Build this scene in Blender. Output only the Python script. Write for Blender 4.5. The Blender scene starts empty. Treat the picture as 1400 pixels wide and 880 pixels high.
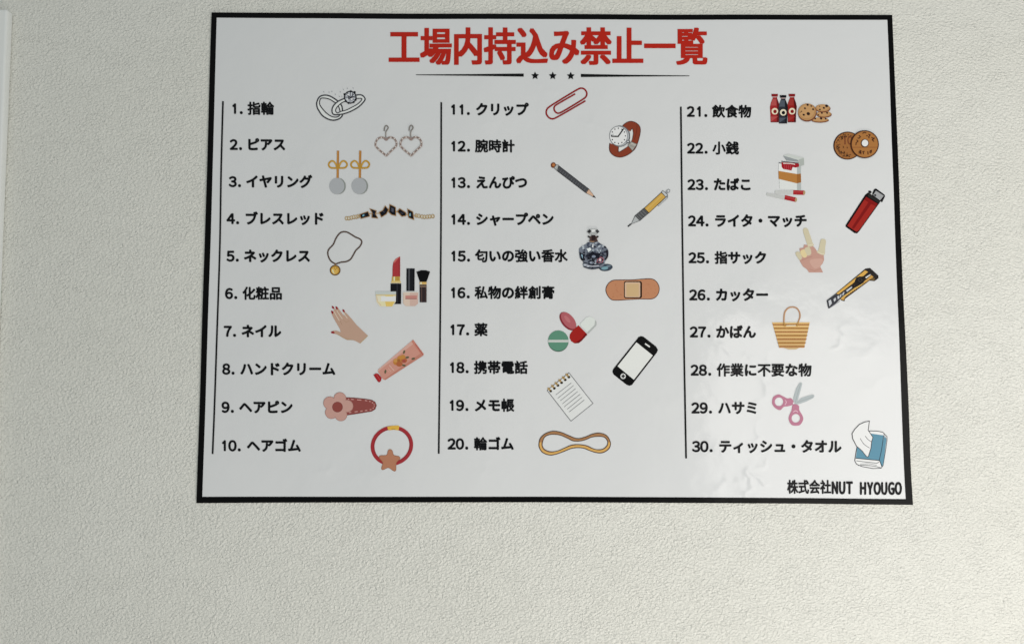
import bpy, bmesh, math, random
from mathutils import Vector, Matrix
from mathutils.geometry import tessellate_polygon
random.seed(4)
S = bpy.context.scene
COL = S.collection

# ------------------------------------------------------------------ camera
CAM = Vector((-0.0382, -0.6484, -0.1093))
YAW, PITCH, ROLL = -0.0045, 0.0773, -0.0018
FPX = 1050.0                      # focal length in pixels of the 1400 px wide photograph
R3 = (Matrix.Rotation(YAW, 3, 'Z') @ Matrix.Rotation(PITCH, 3, 'X') @ Matrix.Rotation(ROLL, 3, 'Y'))
cd = bpy.data.cameras.new('camera'); cam = bpy.data.objects.new('camera', cd); COL.objects.link(cam)
cam.location = CAM
cam.rotation_euler = (R3 @ Matrix.Rotation(math.radians(90), 3, 'X')).to_euler()
cd.lens = 36 * FPX / 1400; cd.sensor_width = 36; cd.clip_start = 0.01; cd.clip_end = 50
S.camera = cam

# ------------------------------------------------------------------ light
w = bpy.data.worlds.new('World'); S.world = w; w.use_nodes = True
bg = w.node_tree.nodes['Background']
bg.inputs[0].default_value = (0.93, 1.0, 0.99, 1); bg.inputs[1].default_value = 0.37
def area(name, loc, target, sx, sy, power, col):
    l = bpy.data.lights.new(name, 'AREA'); l.shape = 'RECTANGLE'; l.size = sx; l.size_y = sy
    l.energy = power; l.color = col
    o = bpy.data.objects.new(name, l); COL.objects.link(o); o.location = loc
    o.rotation_euler = (Vector(target) - Vector(loc)).to_track_quat('-Z', 'Y').to_euler()
    return o
area('window_light', (0.74, -0.95, -0.35), (0.55, 0, -0.3), 0.7, 0.8, 7.5, (1.0, 0.955, 0.905))
area('raking_fill_light', (0.42, -0.42, -1.10), (0.0, 0, 0.05), 0.25, 0.12, 3.7, (1.0, 0.96, 0.91))  # added lamp raking from below, brings out the wallpaper relief and brightens the bottom
area('upper_left_fill_light', (-0.40, -1.6, 1.6), (-0.2, 0, 0.0), 0.9, 0.5, 3.0, (0.95, 0.98, 1.0))  # added fill lamp, lifts the darker left side of wall and poster
S.view_settings.view_transform = 'Standard'; S.view_settings.look = 'None'
S.view_settings.exposure = 0.0; S.view_settings.gamma = 1.0

# ------------------------------------------------------------------ helpers
def at(x, y):
    """a point of the flattened photograph -> the same point on the wall plane (X, Z) in metres"""
    d = R3 @ Vector(((x - 700) / FPX, 1.0, -(y - 440) / FPX))
    t = -CAM.y / d.y
    return (CAM.x + t * d.x, CAM.z + t * d.z)

(FX0, FZ0), (FX1, FZ1) = at(1054, 470), at(1024, 640); FS = (FX1 - FX0) / (FZ1 - FZ0)
def lift(x, z):
    """how far the paper stands off the wall at (x, z), metres: gentle waves of a taped sheet"""
    v = 0.0012
    v += 0.00040 * math.sin(x * 17 + 1.3 + 0.8 * math.sin(z * 11)) * math.cos(z * 9 - 0.6)
    v += 0.00022 * math.sin(x * 31 - z * 23 + 0.5)
    v += 0.00010 * math.sin(x * 55 + z * 47 + 2.0)
    k = max(0.0, min(1.0, (x - 0.05) / 0.25)) * max(0.0, min(1.0, (0.08 - z) / 0.28))
    v += 0.0009 * k * (1 + 0.35 * math.sin(x * 38 + z * 12))
    f = FX0 + (z - FZ0) * FS                      # a long soft fold: right of it the sheet tilts off the wall
    if z < 0.02: v += 0.012 * max(0.0, x - f) * min(1.0, (0.02 - z) / 0.08) * max(0.0, 1 - (x - f) / 0.25)
    return v

# small folds pressed into the sheet: (x0, y0, x1, y1, height, width); ends as points of the photograph, sizes in metres
CREASES = [(*at(x0, y0), *at(x1, y1), h, w_) for x0, y0, x1, y1, h, w_ in
    [(969, 460, 1000, 486, .0005, .006), (1000, 486, 1046, 492, .0003, .006), (1054, 470, 1040, 560, .0005, .008), (1040, 560, 1024, 640, .0004, .007), (1024, 640, 1023, 676, .0008, .005),
                    (1023, 650, 975, 668, .0005, .010), (1026, 646, 1052, 660, .0009, .006), (1030, 640, 1048, 628, .0008, .006), (1140, 478, 1150, 452, .0008, .005), (790, 164, 838, 184, .0005, .010),
                    (735, 122, 770, 127, .0003, .006), (436, 640, 462, 646, .0005, .007), (440, 527, 480, 540, .0003, .008), (1165, 545, 1215, 510, .0005, .016), (1150, 505, 1200, 470, .0006, .018),
                    (650, 165, 690, 175, .0003, .010), (395, 224, 440, 236, .0004, .014), (1100, 590, 1160, 575, .0004, .014), (640, 640, 700, 652, .0004, .014), (880, 560, 935, 545, .0003, .012), (480, 655, 540, 640, .0003, .012), (985, 400, 1050, 385, .0004, .014)]]
def crease(x, z):
    v = 0.0
    for ax, az, bx_, bz_, h, w_ in CREASES:
        if x < min(ax, bx_) - .02 or x > max(ax, bx_) + .02 or z < min(az, bz_) - .02 or z > max(az, bz_) + .02: continue
        xx = x + .0022 * math.sin(z * 310 + x * 90) + .001 * math.sin(z * 740); zz = z + .0022 * math.sin(x * 290 + z * 60) + .001 * math.sin(x * 690)
        dx, dz = bx_ - ax, bz_ - az; t = max(0, min(1, ((xx - ax) * dx + (zz - az) * dz) / (dx * dx + dz * dz)))
        q = 1 - math.hypot(xx - ax - t * dx, zz - az - t * dz) / w_
        if q > 0: v = max(v, h * q * q * (0.35 + 0.65 * math.sin(math.pi * min(1, max(0, t)) )))
    return min(v * .62, .00045)

MATS = {}
def srgb(h):
    return [((c / 255) / 12.92 if c <= 10 else (((c / 255) + 0.055) / 1.055) ** 2.4) for c in (int(h[i:i + 2], 16) for i in (0, 2, 4))]

def crumple(nt):
    """fine wrinkles of the laminated sheet, shared by the paper and everything printed on it"""
    N, L = nt.nodes, nt.links
    tc = N.new('ShaderNodeNewGeometry')
    n1 = N.new('ShaderNodeTexNoise'); n1.inputs['Scale'].default_value = 7; n1.inputs['Detail'].default_value = 2
    n2 = N.new('ShaderNodeTexNoise'); n2.inputs['Scale'].default_value = 26; n2.inputs['Detail'].default_value = 3; n2.inputs['Distortion'].default_value = 0.2
    ad = N.new('ShaderNodeMath'); ad.operation = 'MULTIPLY_ADD'; ad.inputs[1].default_value = 0.35
    L.new(tc.outputs['Position'], n1.inputs['Vector']); L.new(tc.outputs['Position'], n2.inputs['Vector'])
    L.new(n2.outputs['Fac'], ad.inputs[0]); L.new(n1.outputs['Fac'], ad.inputs[2])
    b = N.new('ShaderNodeBump'); b.inputs['Strength'].default_value = 1.0; b.inputs['Distance'].default_value = PAPER_BUMP
    L.new(ad.outputs[0], b.inputs['Height'])
    return b
PAPER_BUMP = 0.0023

def ink(h, gain=1.28):
    if h in MATS: return MATS[h]
    m = bpy.data.materials.new('ink_' + h); m.use_nodes = True
    p = m.node_tree.nodes['Principled BSDF']
    c = [min(0.86, max(0.004, v * gain)) for v in srgb(h)]
    p.inputs['Base Color'].default_value = (*c, 1)
    p.inputs['Roughness'].default_value = 0.24
    p.inputs['IOR'].default_value = 1.16
    b = crumple(m.node_tree); m.node_tree.links.new(b.outputs[0], p.inputs['Normal'])
    MATS[h] = m
    return m

def empty(name, loc, parent=None):
    o = bpy.data.objects.new(name, None); COL.objects.link(o); o.location = loc; o.empty_display_size = 0.05
    if parent: o.parent = parent
    return o

poster = empty('poster', (0, 0, 0))
poster['label'] = 'white glossy black-bordered poster listing thirty items in Japanese, stuck flat on the wall'
poster['category'] = 'poster'

# a mesh in which flat printed shapes are collected
class Sheet:
    def __init__(self, name, parent=None, layer=None):
        self.name = name; self.v = []; self.f = []; self.m = []; self.mats = []; self.parent = parent
        self.obj = None; self.layer = layer if layer is not None else [0]
    def mat(self, h):
        mm = ink(h)
        if mm not in self.mats: self.mats.append(mm)
        return self.mats.index(mm)
    def tri(self, pts, faces, h, bump=True):
        if bump: self.layer[0] += 1
        k = self.mat(h); b = len(self.v); L = self.layer[0]
        self.v += [(p[0], p[1], L) for p in pts]
        for f in faces: self.f.append([b + i for i in f]); self.m.append(k)
    def build(self, base=0.00024, step=0.000006, cut=0.0035):
        bm = bmesh.new()
        P = []
        for x, y, L in self.v:
            X, Z = at(x, y); P.append(bm.verts.new((X, -(L * step), Z)))
        for f, k in zip(self.f, self.m):
            if len(set(f)) < 3: continue
            try: fc = bm.faces.new([P[i] for i in f]); fc.material_index = k
            except ValueError: pass
        if cut and P:
            xs = [v.co.x for v in bm.verts]; zs = [v.co.z for v in bm.verts]
            for ax, lo, hi in ((0, min(xs), max(xs)), (2, min(zs), max(zs))):
                c = math.floor(lo / cut) * cut + cut
                while c < hi:
                    no = (1, 0, 0) if ax == 0 else (0, 0, 1)
                    co = (c, 0, 0) if ax == 0 else (0, 0, c)
                    bmesh.ops.bisect_plane(bm, geom=bm.verts[:] + bm.edges[:] + bm.faces[:], plane_co=co, plane_no=no, dist=1e-7)
                    c += cut
        for v in bm.verts: v.co.y -= base + lift(v.co.x, v.co.z) + crease(v.co.x, v.co.z)
        for f in bm.faces:
            f.normal_update()
            if f.normal.y > 0: f.normal_flip()
        me = bpy.data.meshes.new(self.name); bm.to_mesh(me); bm.free()
        for mm in self.mats: me.materials.append(mm)
        o = bpy.data.objects.new(self.name, me); COL.objects.link(o)
        self.obj = o; o.parent = self.parent if self.parent else poster
        return o

def cat(pts, closed=True, n=5):
    """smooth curve through points"""
    out = []; N = len(pts)
    rng = range(N) if closed else range(N - 1)
    for i in rng:
        g = (lambda j: pts[j % N]) if closed else (lambda j: pts[max(0, min(N - 1, j))])
        a, b, c, d = g(i - 1), g(i), g(i + 1), g(i + 2)
        for k in range(n):
            t = k / n
            out.append(tuple(0.5 * (2 * b[q] + (c[q] - a[q]) * t + (2 * a[q] - 5 * b[q] + 4 * c[q] - d[q]) * t * t + (3 * b[q] - a[q] - 3 * c[q] + d[q]) * t ** 3) for q in (0, 1)))
    if not closed: out.append(tuple(pts[-1]))
    return out
def ell(cx, cy, rx, ry=None, rot=0, n=28, a0=0, a1=360):
    ry = rx if ry is None else ry; r = math.radians(rot); out = []
    full = abs(a1 - a0) >= 360; m = n if full else n + 1
    for i in range(m):
        t = math.radians(a0 + (a1 - a0) * i / n); x = rx * math.cos(t); y = ry * math.sin(t)
        out.append((cx + x * math.cos(r) - y * math.sin(r), cy + x * math.sin(r) + y * math.cos(r)))
    return out
def rrect(x0, y0, x1, y1, r=8, n=4):
    out = []
    for cx, cy, a in ((x1 - r, y0 + r, 270), (x1 - r, y1 - r, 0), (x0 + r, y1 - r, 90), (x0 + r, y0 + r, 180)):
        for i in range(n + 1):
            t = math.radians(a + 90 * i / n); out.append((cx + r * math.cos(t), cy + r * math.sin(t)))
    return out

class Pic:
    """one printed illustration, drawn in enlarged units (origin ox, oy; s units per photo pixel)"""
    def __init__(self, name, ox, oy, s, label=None):
        self.t = (ox, oy, s)
        start = Pic.last[1] if Pic.last[0] == (ox, oy, s) else 0        # pictures of one cluster overlap in drawing order
        self.main = Sheet(name, None, [start]); self.cur = self.main; self.subs = []; self.label = label
    def c(self, p): ox, oy, s = self.t; return (ox + p[0] / s, oy + p[1] / s)
    def sub(self, name=None):
        if name is None: self.cur = self.main
        else: self.cur = Sheet(name, None, self.main.layer); self.subs.append(self.cur)
        return self
    def poly(self, pts, h, holes=(), sm=False, ol=None, ow=0):
        if sm: pts = cat(pts)
        loops = [[Vector((*self.c(p), 0)) for p in L] for L in (pts, *holes)]
        fl = [v for L in loops for v in L]
        self.cur.tri([(v.x, v.y) for v in fl], tessellate_polygon(loops), h)
        if ol: self.line(list(pts), ow, ol, closed=True)
        return self
    def line(self, pts, wd, h, closed=False, sm=False):
        if sm: pts = cat(pts, closed)
        P = [Vector(self.c(p)) for p in pts]; P = [p for i, p in enumerate(P) if i == 0 or (p - P[i - 1]).length > 1e-4]
        if closed and (P[0] - P[-1]).length < 1e-4: P.pop()
        n = len(P); hw = wd / self.t[2] / 2; V = []
        wds = None
        for i in range(n):
            a = P[i - 1] if (i > 0 or closed) else P[i]; b = P[(i + 1) % n] if (i < n - 1 or closed) else P[i]
            d1 = (P[i] - a); d2 = (b - P[i])
            if d1.length < 1e-6: d1 = d2
            if d2.length < 1e-6: d2 = d1
            d1 = d1.normalized(); d2 = d2.normalized(); d = (d1 + d2)
            d = d.normalized() if d.length > 1e-3 else d1
            k = 1 / max(0.5, d.dot(d1)); nn = Vector((-d.y, d.x)) * hw * k
            V += [tuple(P[i] + nn), tuple(P[i] - nn)]
        F = [(2 * i, 2 * i + 1, 2 * i + 3, 2 * i + 2) for i in range(n - 1)]
        if closed: F.append((2 * n - 2, 2 * n - 1, 1, 0))
        self.cur.tri(V, F, h)
        return self
    def taper(self, pts, wds, h):
        """ribbon whose width changes along it"""
        P = [Vector(p) for p in pts]; L = []; R = []
        for i in range(len(P)):
            a = P[max(0, i - 1)]; b = P[min(len(P) - 1, i + 1)]; d = (b - a).normalized(); nn = Vector((-d.y, d.x)) * wds[i] / 2
            L.append(tuple(P[i] + nn)); R.append(tuple(P[i] - nn))
        return self.poly(L + R[::-1], h)
    last = (None, 0)
    def done(self):
        Pic.last = (self.t, self.main.layer[0] + 2)
        o = self.main.build()
        if self.label: o['label'] = self.label
        for s_ in self.subs:
            s_.parent = o; s_.build()

# ------------------------------------------------------------------ wall
def node_wall():
    m = bpy.data.materials.new('textured_wallpaper'); m.use_nodes = True
    nt = m.node_tree; N, L = nt.nodes, nt.links; p = N['Principled BSDF']
    tc = N.new('ShaderNodeTexCoord')
    mp = N.new('ShaderNodeMapping'); mp.inputs['Rotation'].default_value = (0, math.radians(-28), 0); mp.inputs['Scale'].default_value = (0.8, 1, 1.2)
    L.new(tc.outputs['Object'], mp.inputs['Vector'])
    def noise(scale, det, rough, dist):
        n = N.new('ShaderNodeTexNoise'); n.inputs['Scale'].default_value = scale; n.inputs['Detail'].default_value = det
        n.inputs['Roughness'].default_value = rough; n.inputs['Distortion'].default_value = dist
        L.new(mp.outputs[0], n.inputs['Vector']); return n
    a = noise(500, 2.2, 0.5, 0.4); b = noise(900, 1.0, 0.5, 0.0); big = noise(45, 2, .5, .3)
    mr = N.new('ShaderNodeMapRange'); mr.inputs['From Min'].default_value = 0.36; mr.inputs['From Max'].default_value = 0.66
    mr.interpolation_type = 'SMOOTHSTEP'; L.new(a.outputs['Fac'], mr.inputs[0])
    bm_ = N.new('ShaderNodeMapRange'); bm_.inputs['From Min'].default_value = 0.35; bm_.inputs['From Max'].default_value = 0.65
    bm_.inputs['To Min'].default_value = 0.78; bm_.inputs['To Max'].default_value = 1.0; L.new(big.outputs['Fac'], bm_.inputs[0])
    mu = N.new('ShaderNodeMath'); mu.operation = 'MULTIPLY'; L.new(a.outputs['Fac'], mu.inputs[0]); L.new(bm_.outputs[0], mu.inputs[1])
    a3 = N.new('ShaderNodeMath'); a3.operation = 'MULTIPLY_ADD'; a3.inputs[1].default_value = 0.25; L.new(b.outputs['Fac'], a3.inputs[0]); L.new(mu.outputs[0], a3.inputs[2])
    bp = N.new('ShaderNodeBump'); bp.inputs['Distance'].default_value = 0.0021; bp.inputs['Strength'].default_value = 1.0
    L.new(a3.outputs[0], bp.inputs['Height']); L.new(bp.outputs[0], p.inputs['Normal'])
    # faint uneven tone of the vinyl
    st = noise(5, 3, .55, .2)
    cr = N.new('ShaderNodeValToRGB'); e = cr.color_ramp.elements
    e[0].position = .3; e[0].color = (0.80, 0.79, 0.725, 1); e[1].position = .7; e[1].color = (0.83, 0.82, 0.76, 1)
    L.new(st.outputs['Fac'], cr.inputs[0]); L.new(cr.outputs[0], p.inputs['Base Color'])
    p.inputs['Roughness'].default_value = 0.42; p.inputs['Specular IOR Level'].default_value = 0.5
    return m
bm = bmesh.new()
vs = [bm.verts.new(c) for c in ((-1.6, 0, -1.3), (1.6, 0, -1.3), (1.6, 0, 1.3), (-1.6, 0, 1.3), (-1.6, .1, -1.3), (1.6, .1, -1.3), (1.6, .1, 1.3), (-1.6, .1, 1.3))]
for f in ((0, 1, 2, 3), (5, 4, 7, 6), (4, 0, 3, 7), (1, 5, 6, 2), (3, 2, 6, 7), (4, 5, 1, 0)): bm.faces.new([vs[i] for i in f])
me = bpy.data.meshes.new('wall'); bm.to_mesh(me); bm.free(); me.materials.append(node_wall())
wall = bpy.data.objects.new('wall', me); COL.objects.link(wall); wall['kind'] = 'structure'

# ------------------------------------------------------------------ door casing at the left
def casing_mat():
    m = bpy.data.materials.new('white_painted_trim'); m.use_nodes = True
    nt = m.node_tree; p = nt.nodes['Principled BSDF']
    n = nt.nodes.new('ShaderNodeTexNoise'); n.inputs['Scale'].default_value = 60; n.inputs['Detail'].default_value = 4
    c = nt.nodes.new('ShaderNodeValToRGB'); c.color_ramp.elements[0].color = (.80, .81, .79, 1); c.color_ramp.elements[1].color = (.85, .86, .84, 1)
    nt.links.new(n.outputs['Fac'], c.inputs[0]); nt.links.new(c.outputs[0], p.inputs['Base Color'])
    p.inputs['Roughness'].default_value = .35
    return m
cm = casing_mat()
tx, tz = at(18.5, 19); bx, bz = at(6.4, 200)
ang = math.atan2((bx - tx), (tz - bz))            # the trim leans a little
casing = empty('door_casing', (tx, 0, tz))
casing['label'] = 'smooth white door casing running down the left edge of the wall'; casing['category'] = 'door casing'
casing.rotation_euler = (0, ang, 0)
def board(name, x0, x1, y0, y1, z0, z1, bev):
    bm = bmesh.new()
    c = [(x, y, z) for x in (x0, x1) for y in (y0, y1) for z in (z0, z1)]
    v = [bm.verts.new(q) for q in c]
    for f in ((0, 1, 3, 2), (4, 6, 7, 5), (0, 4, 5, 1), (2, 3, 7, 6), (0, 2, 6, 4), (1, 5, 7, 3)): bm.faces.new([v[i] for i in f])
    bmesh.ops.recalc_face_normals(bm, faces=bm.faces)
    bmesh.ops.bevel(bm, geom=bm.edges[:], offset=bev, segments=3, affect='EDGES', profile=.5)
    for f in bm.faces: f.smooth = True
    me = bpy.data.meshes.new(name); bm.to_mesh(me); bm.free(); me.materials.append(cm)
    o = bpy.data.objects.new(name, me); COL.objects.link(o); o.parent = casing
    return o
board('casing_board', -0.060, -0.0000, -0.0085, -0.0001, -1.2, 0.0, 0.0018)
board('casing_face', -0.058, -0.0062, -0.0105, -0.0086, -1.2, -0.0008, 0.0006)

# ------------------------------------------------------------------ the paper
def curve_at(pts, t, ax):
    a, b = pts[0][ax], pts[-1][ax]; v = a + (b - a) * t
    for p, q in zip(pts, pts[1:]):
        if v <= q[ax] + 1e-9:
            k = (v - p[ax]) / (q[ax] - p[ax]); return (p[0] + (q[0] - p[0]) * k, p[1] + (q[1] - p[1]) * k)
    return pts[-1]
def sm_curve(pts): return cat(pts, closed=False, n=6)
oT = sm_curve([(290, 18.2), (500, 19.4), (850, 20.9), (1050, 21.4), (1219, 21.6)])
oB = sm_curve([(269.2, 687), (500, 686), (760, 686), (1065, 687.3), (1150, 687.9), (1245.3, 688.8)])
oL = sm_curve([(290, 18.2), (287.6, 90), (284.4, 220), (281.4, 310), (278, 410), (273.9, 550), (269.2, 687)])
oR = sm_curve([(1219, 21.6), (1222.3, 110), (1225.6, 190), (1229.6, 300), (1233.4, 400), (1237, 480), (1240.3, 560), (1242.6, 640), (1245.3, 688.8)])
iT = sm_curve([(297, 25.4), (500, 26.8), (850, 28), (1050, 28.3), (1212.3, 28.4)])
iB = sm_curve([(277.4, 678.3), (500, 678.2), (760, 678.3), (1065, 679.6), (1235.2, 680.8)])
iL = sm_curve([(297, 25.4), (295, 100), (292.0, 220), (289.4, 310), (286, 410), (281.8, 550), (277.4, 678.3)])
iR = sm_curve([(1212.3, 28.4), (1215.3, 110), (1217.8, 190), (1221.8, 300), (1225.4, 400), (1228.2, 480), (1230.6, 560), (1233.2, 640), (1235.2, 680.8)])
NU, NV = 460, 330
cT = [curve_at(oT, i / NU, 0) for i in range(NU + 1)]; cB = [curve_at(oB, i / NU, 0) for i in range(NU + 1)]
cL = [curve_at(oL, j / NV, 1) for j in range(NV + 1)]; cR = [curve_at(oR, j / NV, 1) for j in range(NV + 1)]
front = []
for j in range(NV + 1):
    v = j / NV; l, r = cL[j], cR[j]
    for i in range(NU + 1):
        u = i / NU; t, b = cT[i], cB[i]
        q = [(1 - v) * t[k] + v * b[k] + (1 - u) * l[k] + u * r[k] - ((1 - u) * (1 - v) * oT[0][k] + u * (1 - v) * oT[-1][k] + (1 - u) * v * oB[0][k] + u * v * oB[-1][k]) for k in (0, 1)]
        front.append(at(*q))
rim = 3
V = [(x, -lift(x, z) - crease(x, z), z) for x, z in front]; V += [(x, -lift(x, z) + .00018, z) for x, z in front]
n1 = len(front); W1 = NU + 1; F = []
for j in range(NV):
    for i in range(NU):
        a = j * W1 + i; F.append((a, a + W1, a + W1 + 1, a + 1)); F.append((n1 + a, n1 + a + 1, n1 + a + W1 + 1, n1 + a + W1))
ring = [i for i in range(NU)] + [j * W1 + NU for j in range(NV)] + [NV * W1 + i for i in range(NU, 0, -1)] + [j * W1 for j in range(NV, 0, -1)]
for a, b in zip(ring, ring[1:] + ring[:1]): F.append((a, b, n1 + b, n1 + a))
me = bpy.data.meshes.new('paper'); me.from_pydata(V, [], F)
me.polygons.foreach_set('use_smooth', [True] * (2 * NU * NV) + [False] * len(ring)); me.update()
pm = bpy.data.materials.new('glossy_white_paper'); pm.use_nodes = True
p = pm.node_tree.nodes['Principled BSDF']; nt = pm.node_tree
n = nt.nodes.new('ShaderNodeTexNoise'); n.inputs['Scale'].default_value = 7; n.inputs['Detail'].default_value = 4
g_ = nt.nodes.new('ShaderNodeNewGeometry'); nt.links.new(g_.outputs['Position'], n.inputs['Vector'])
c = nt.nodes.new('ShaderNodeValToRGB'); c.color_ramp.elements[0].position = .35; c.color_ramp.elements[1].position = .65
c.color_ramp.elements[0].color = (.752, .758, .766, 1); c.color_ramp.elements[1].color = (.770, .774, .778, 1)
nt.links.new(n.outputs['Fac'], c.inputs[0]); nt.links.new(c.outputs[0], p.inputs['Base Color'])
p.inputs['Roughness'].default_value = .14; p.inputs['IOR'].default_value = 1.38
b = crumple(nt)
nt.links.new(b.outputs[0], p.inputs['Normal'])
me.materials.append(pm)
paper = bpy.data.objects.new('paper', me); COL.objects.link(paper); paper.parent = poster

# black border printed to the paper's edge
sh = Sheet('border')
for T0, T1 in ((oT, iT), (oB, iB), (oL, iL), (oR, iR)):
    ax = 0 if T0 in (oT, oB) else 1; n = 90; V = []
    for i in range(n + 1): V += [curve_at(T0, i / n, ax), curve_at(T1, i / n, ax)]
    sh.tri(V, [(2 * i, 2 * i + 1, 2 * i + 3, 2 * i + 2) for i in range(n)], '0a0a0b', bump=False)
bo = sh.build(base=0.00010, cut=0)
# ------------------------------------------------------------------ lettering
GL = {'1': ([(0.0, .575), (.155, .735), (.215, .735), (.215, .012), (.135, .012), (.135, .62), (.045, .525)], [(0, 1, 5, 6), (1, 2, 3, 4, 5)])}
def glyph(ch):
    if ch in GL: return GL[ch]
    cu = bpy.data.curves.new('g', 'FONT'); cu.body = ch; cu.size = 1; cu.resolution_u = 4; cu.dimensions = '2D'; cu.fill_mode = 'FRONT'
    o = bpy.data.objects.new('g', cu); COL.objects.link(o)
    dg = bpy.context.evaluated_depsgraph_get(); dg.update()
    m = bpy.data.meshes.new_from_object(o.evaluated_get(dg))
    V = [(v.co.x, v.co.y) for v in m.vertices]; F = [tuple(f.vertices) for f in m.polygons]
    bpy.data.objects.remove(o); bpy.data.curves.remove(cu); bpy.data.meshes.remove(m)
    GL[ch] = (V, F); return GL[ch]
# unit advance of a full-width character
def stamp(sheet, ch, fx, fy, h, r, ways=8, square=False):
    """print one glyph; it is dilated by drawing it a few times round a small circle (bold weight)"""
    V, F = glyph(ch)
    offs = [(r * math.cos(2 * math.pi * k / ways), r * math.sin(2 * math.pi * k / ways)) for k in range(ways)] if not square else \
        [(sx * r * 1.15, sy * r * .68) for sx in (-1, 0, 1) for sy in (-1, 0, 1) if (sx, sy) != (0, 0)]
    for k, (dx, dy) in enumerate(offs):
        sheet.layer[0] = k
        sheet.tri([(fx(x) + dx, fy(y) + dy) for x, y in V], F, h, bump=False)
KANJI = 0.76
def jp(sheet, text, x0, x1, yc, h, r, hgt=None, square=False):
    n = len(text); em = (x1 - x0) / n; eh = hgt if hgt else em
    for i, ch in enumerate(text):
        if ch == ' ': continue
        rr_ = r if square or 0x3040 <= ord(ch) < 0x3100 else r * KANJI          # dense characters are set in a finer weight
        stamp(sheet, ch, lambda x: x0 + em * (i + x / ADV), lambda y: yc - eh * (y - MID) / ADV, h, rr_, square=square)
def latin(sheet, text, x0, pitch, ybase, height, h, r, sx=1.0, square=False):
    for i, ch in enumerate(text):
        if ch not in ' .1': ch = chr(ord(ch) + 0xFEE0)      # full-width forms
        if ch == ' ': continue
        V, F = glyph(ch); xs = [v[0] for v in V]; cx = (min(xs) + max(xs)) / 2
        xc = x0 + pitch * (i + .5)
        if ch == '.': xc -= pitch * .18
        s = height / CAPH
        if ch == '.': s *= 1.25
        if ch == '1': s = height / .735; xc -= .4
        stamp(sheet, ch, lambda x: xc + (x - cx) * s * sx, lambda y: ybase - y * s, h, r, square=square)
Vv, _ = glyph('一'); ex = (min(v[0] for v in Vv), max(v[0] for v in Vv))
ADV = (ex[0] + ex[1])                     # the glyph is centred in its cell
V口, _ = glyph('国'); MID = (min(v[1] for v in V口) + max(v[1] for v in V口)) / 2
V0, _ = glyph('Ｈ'); CAPH = max(v[1] for v in V0)

sh = Sheet('title'); jp(sh, '工場内持込み禁止一覧', 531.0, 967.3, 65.6, 'a8251a', 1.4, hgt=53.5, square=True)
o = sh.build(cut=0); o['label'] = 'large bold red heading 工場内持込み禁止一覧'

K = '111214'
rows = [
 ('1.', '指輪', 316, 339, 375.5, 149.5), ('2.', 'ピアス', 315, 337.5, 391.5, 198.5), ('3.', 'イヤリング', 313.6, 336.5, 427.5, 249),
 ('4.', 'ブレスレッド', 311, 335, 444.5, 299.5), ('5.', 'ネックレス', 310.5, 333.5, 425.5, 350.5), ('6.', '化粧品', 308.5, 332, 387, 401.5),
 ('7.', 'ネイル', 307, 330.5, 385.5, 453), ('8.', 'ハンドクリーム', 305, 329, 459.5, 504.5), ('9.', 'ヘアピン', 304, 327.5, 401.5, 556.5),
 ('10.', 'ヘアゴム', 302, 338, 412.5, 609),
 ('11.', 'クリップ', 614.6, 650, 722.5, 151), ('12.', '腕時計', 614.8, 649.5, 704, 201), ('13.', 'えんぴつ', 614.8, 650, 721.5, 250.5),
 ('14.', 'シャープペン', 614.8, 650, 757.5, 300.5), ('15.', '匂いの強い香水', 614.8, 649.5, 776, 350.5), ('16.', '私物の絆創膏', 614.4, 649, 758.5, 400.5),
 ('17.', '薬', 613.6, 648.5, 667, 451), ('18.', '携帯電話', 613, 648, 721.8, 502.5), ('19.', 'メモ帳', 612.6, 648, 703.5, 554), ('20.', '輪ゴム', 612.4, 648, 703, 606.5),
 ('21.', '飲食物', 938.6, 973, 1027, 153.5), ('22.', '小銭', 939, 973.5, 1010, 203.5), ('23.', 'たばこ', 939.6, 974.5, 1028, 253),
 ('24.', 'ライタ・マッチ', 940.4, 975.5, 1103, 302.5), ('25.', '指サック', 941, 976.5, 1048.5, 352.8), ('26.', 'カッター', 942, 977, 1050.5, 403.5),
 ('27.', 'かばん', 942.8, 977.8, 1033, 454), ('28.', '作業に不要な物', 943.8, 979, 1108.5, 506), ('29.', 'ハサミ', 944.8, 980.5, 1036.5, 557.5),
 ('30.', 'ティッシュ・タオル', 945.6, 981.5, 1148.8, 610)]
for num, txt, xn, x0, x1, yc in rows:
    sh = Sheet('caption')
    latin(sh, num, xn - 0.3, 11.3, yc + 6.6, 13.0 + (yc - 150) * .0012, K, .76)
    jp(sh, txt, x0, x1, yc, K, .82)
    o = sh.build(cut=0); o['label'] = 'black printed list line ' + num + ' ' + txt
sh = Sheet('company_name')
jp(sh, '株式会社', 1075, 1134.5, 665, K, .80, hgt=19.5)
latin(sh, 'NUT', 1134.6, 9.8, 673.4, 15.6, K, .95, sx=.56)
latin(sh, 'HYOUGO', 1172.6, 9.55, 674.2, 15.6, K, .95, sx=.54)
o = sh.build(cut=0); o['label'] = 'black company name printed in the bottom right corner'

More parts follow.
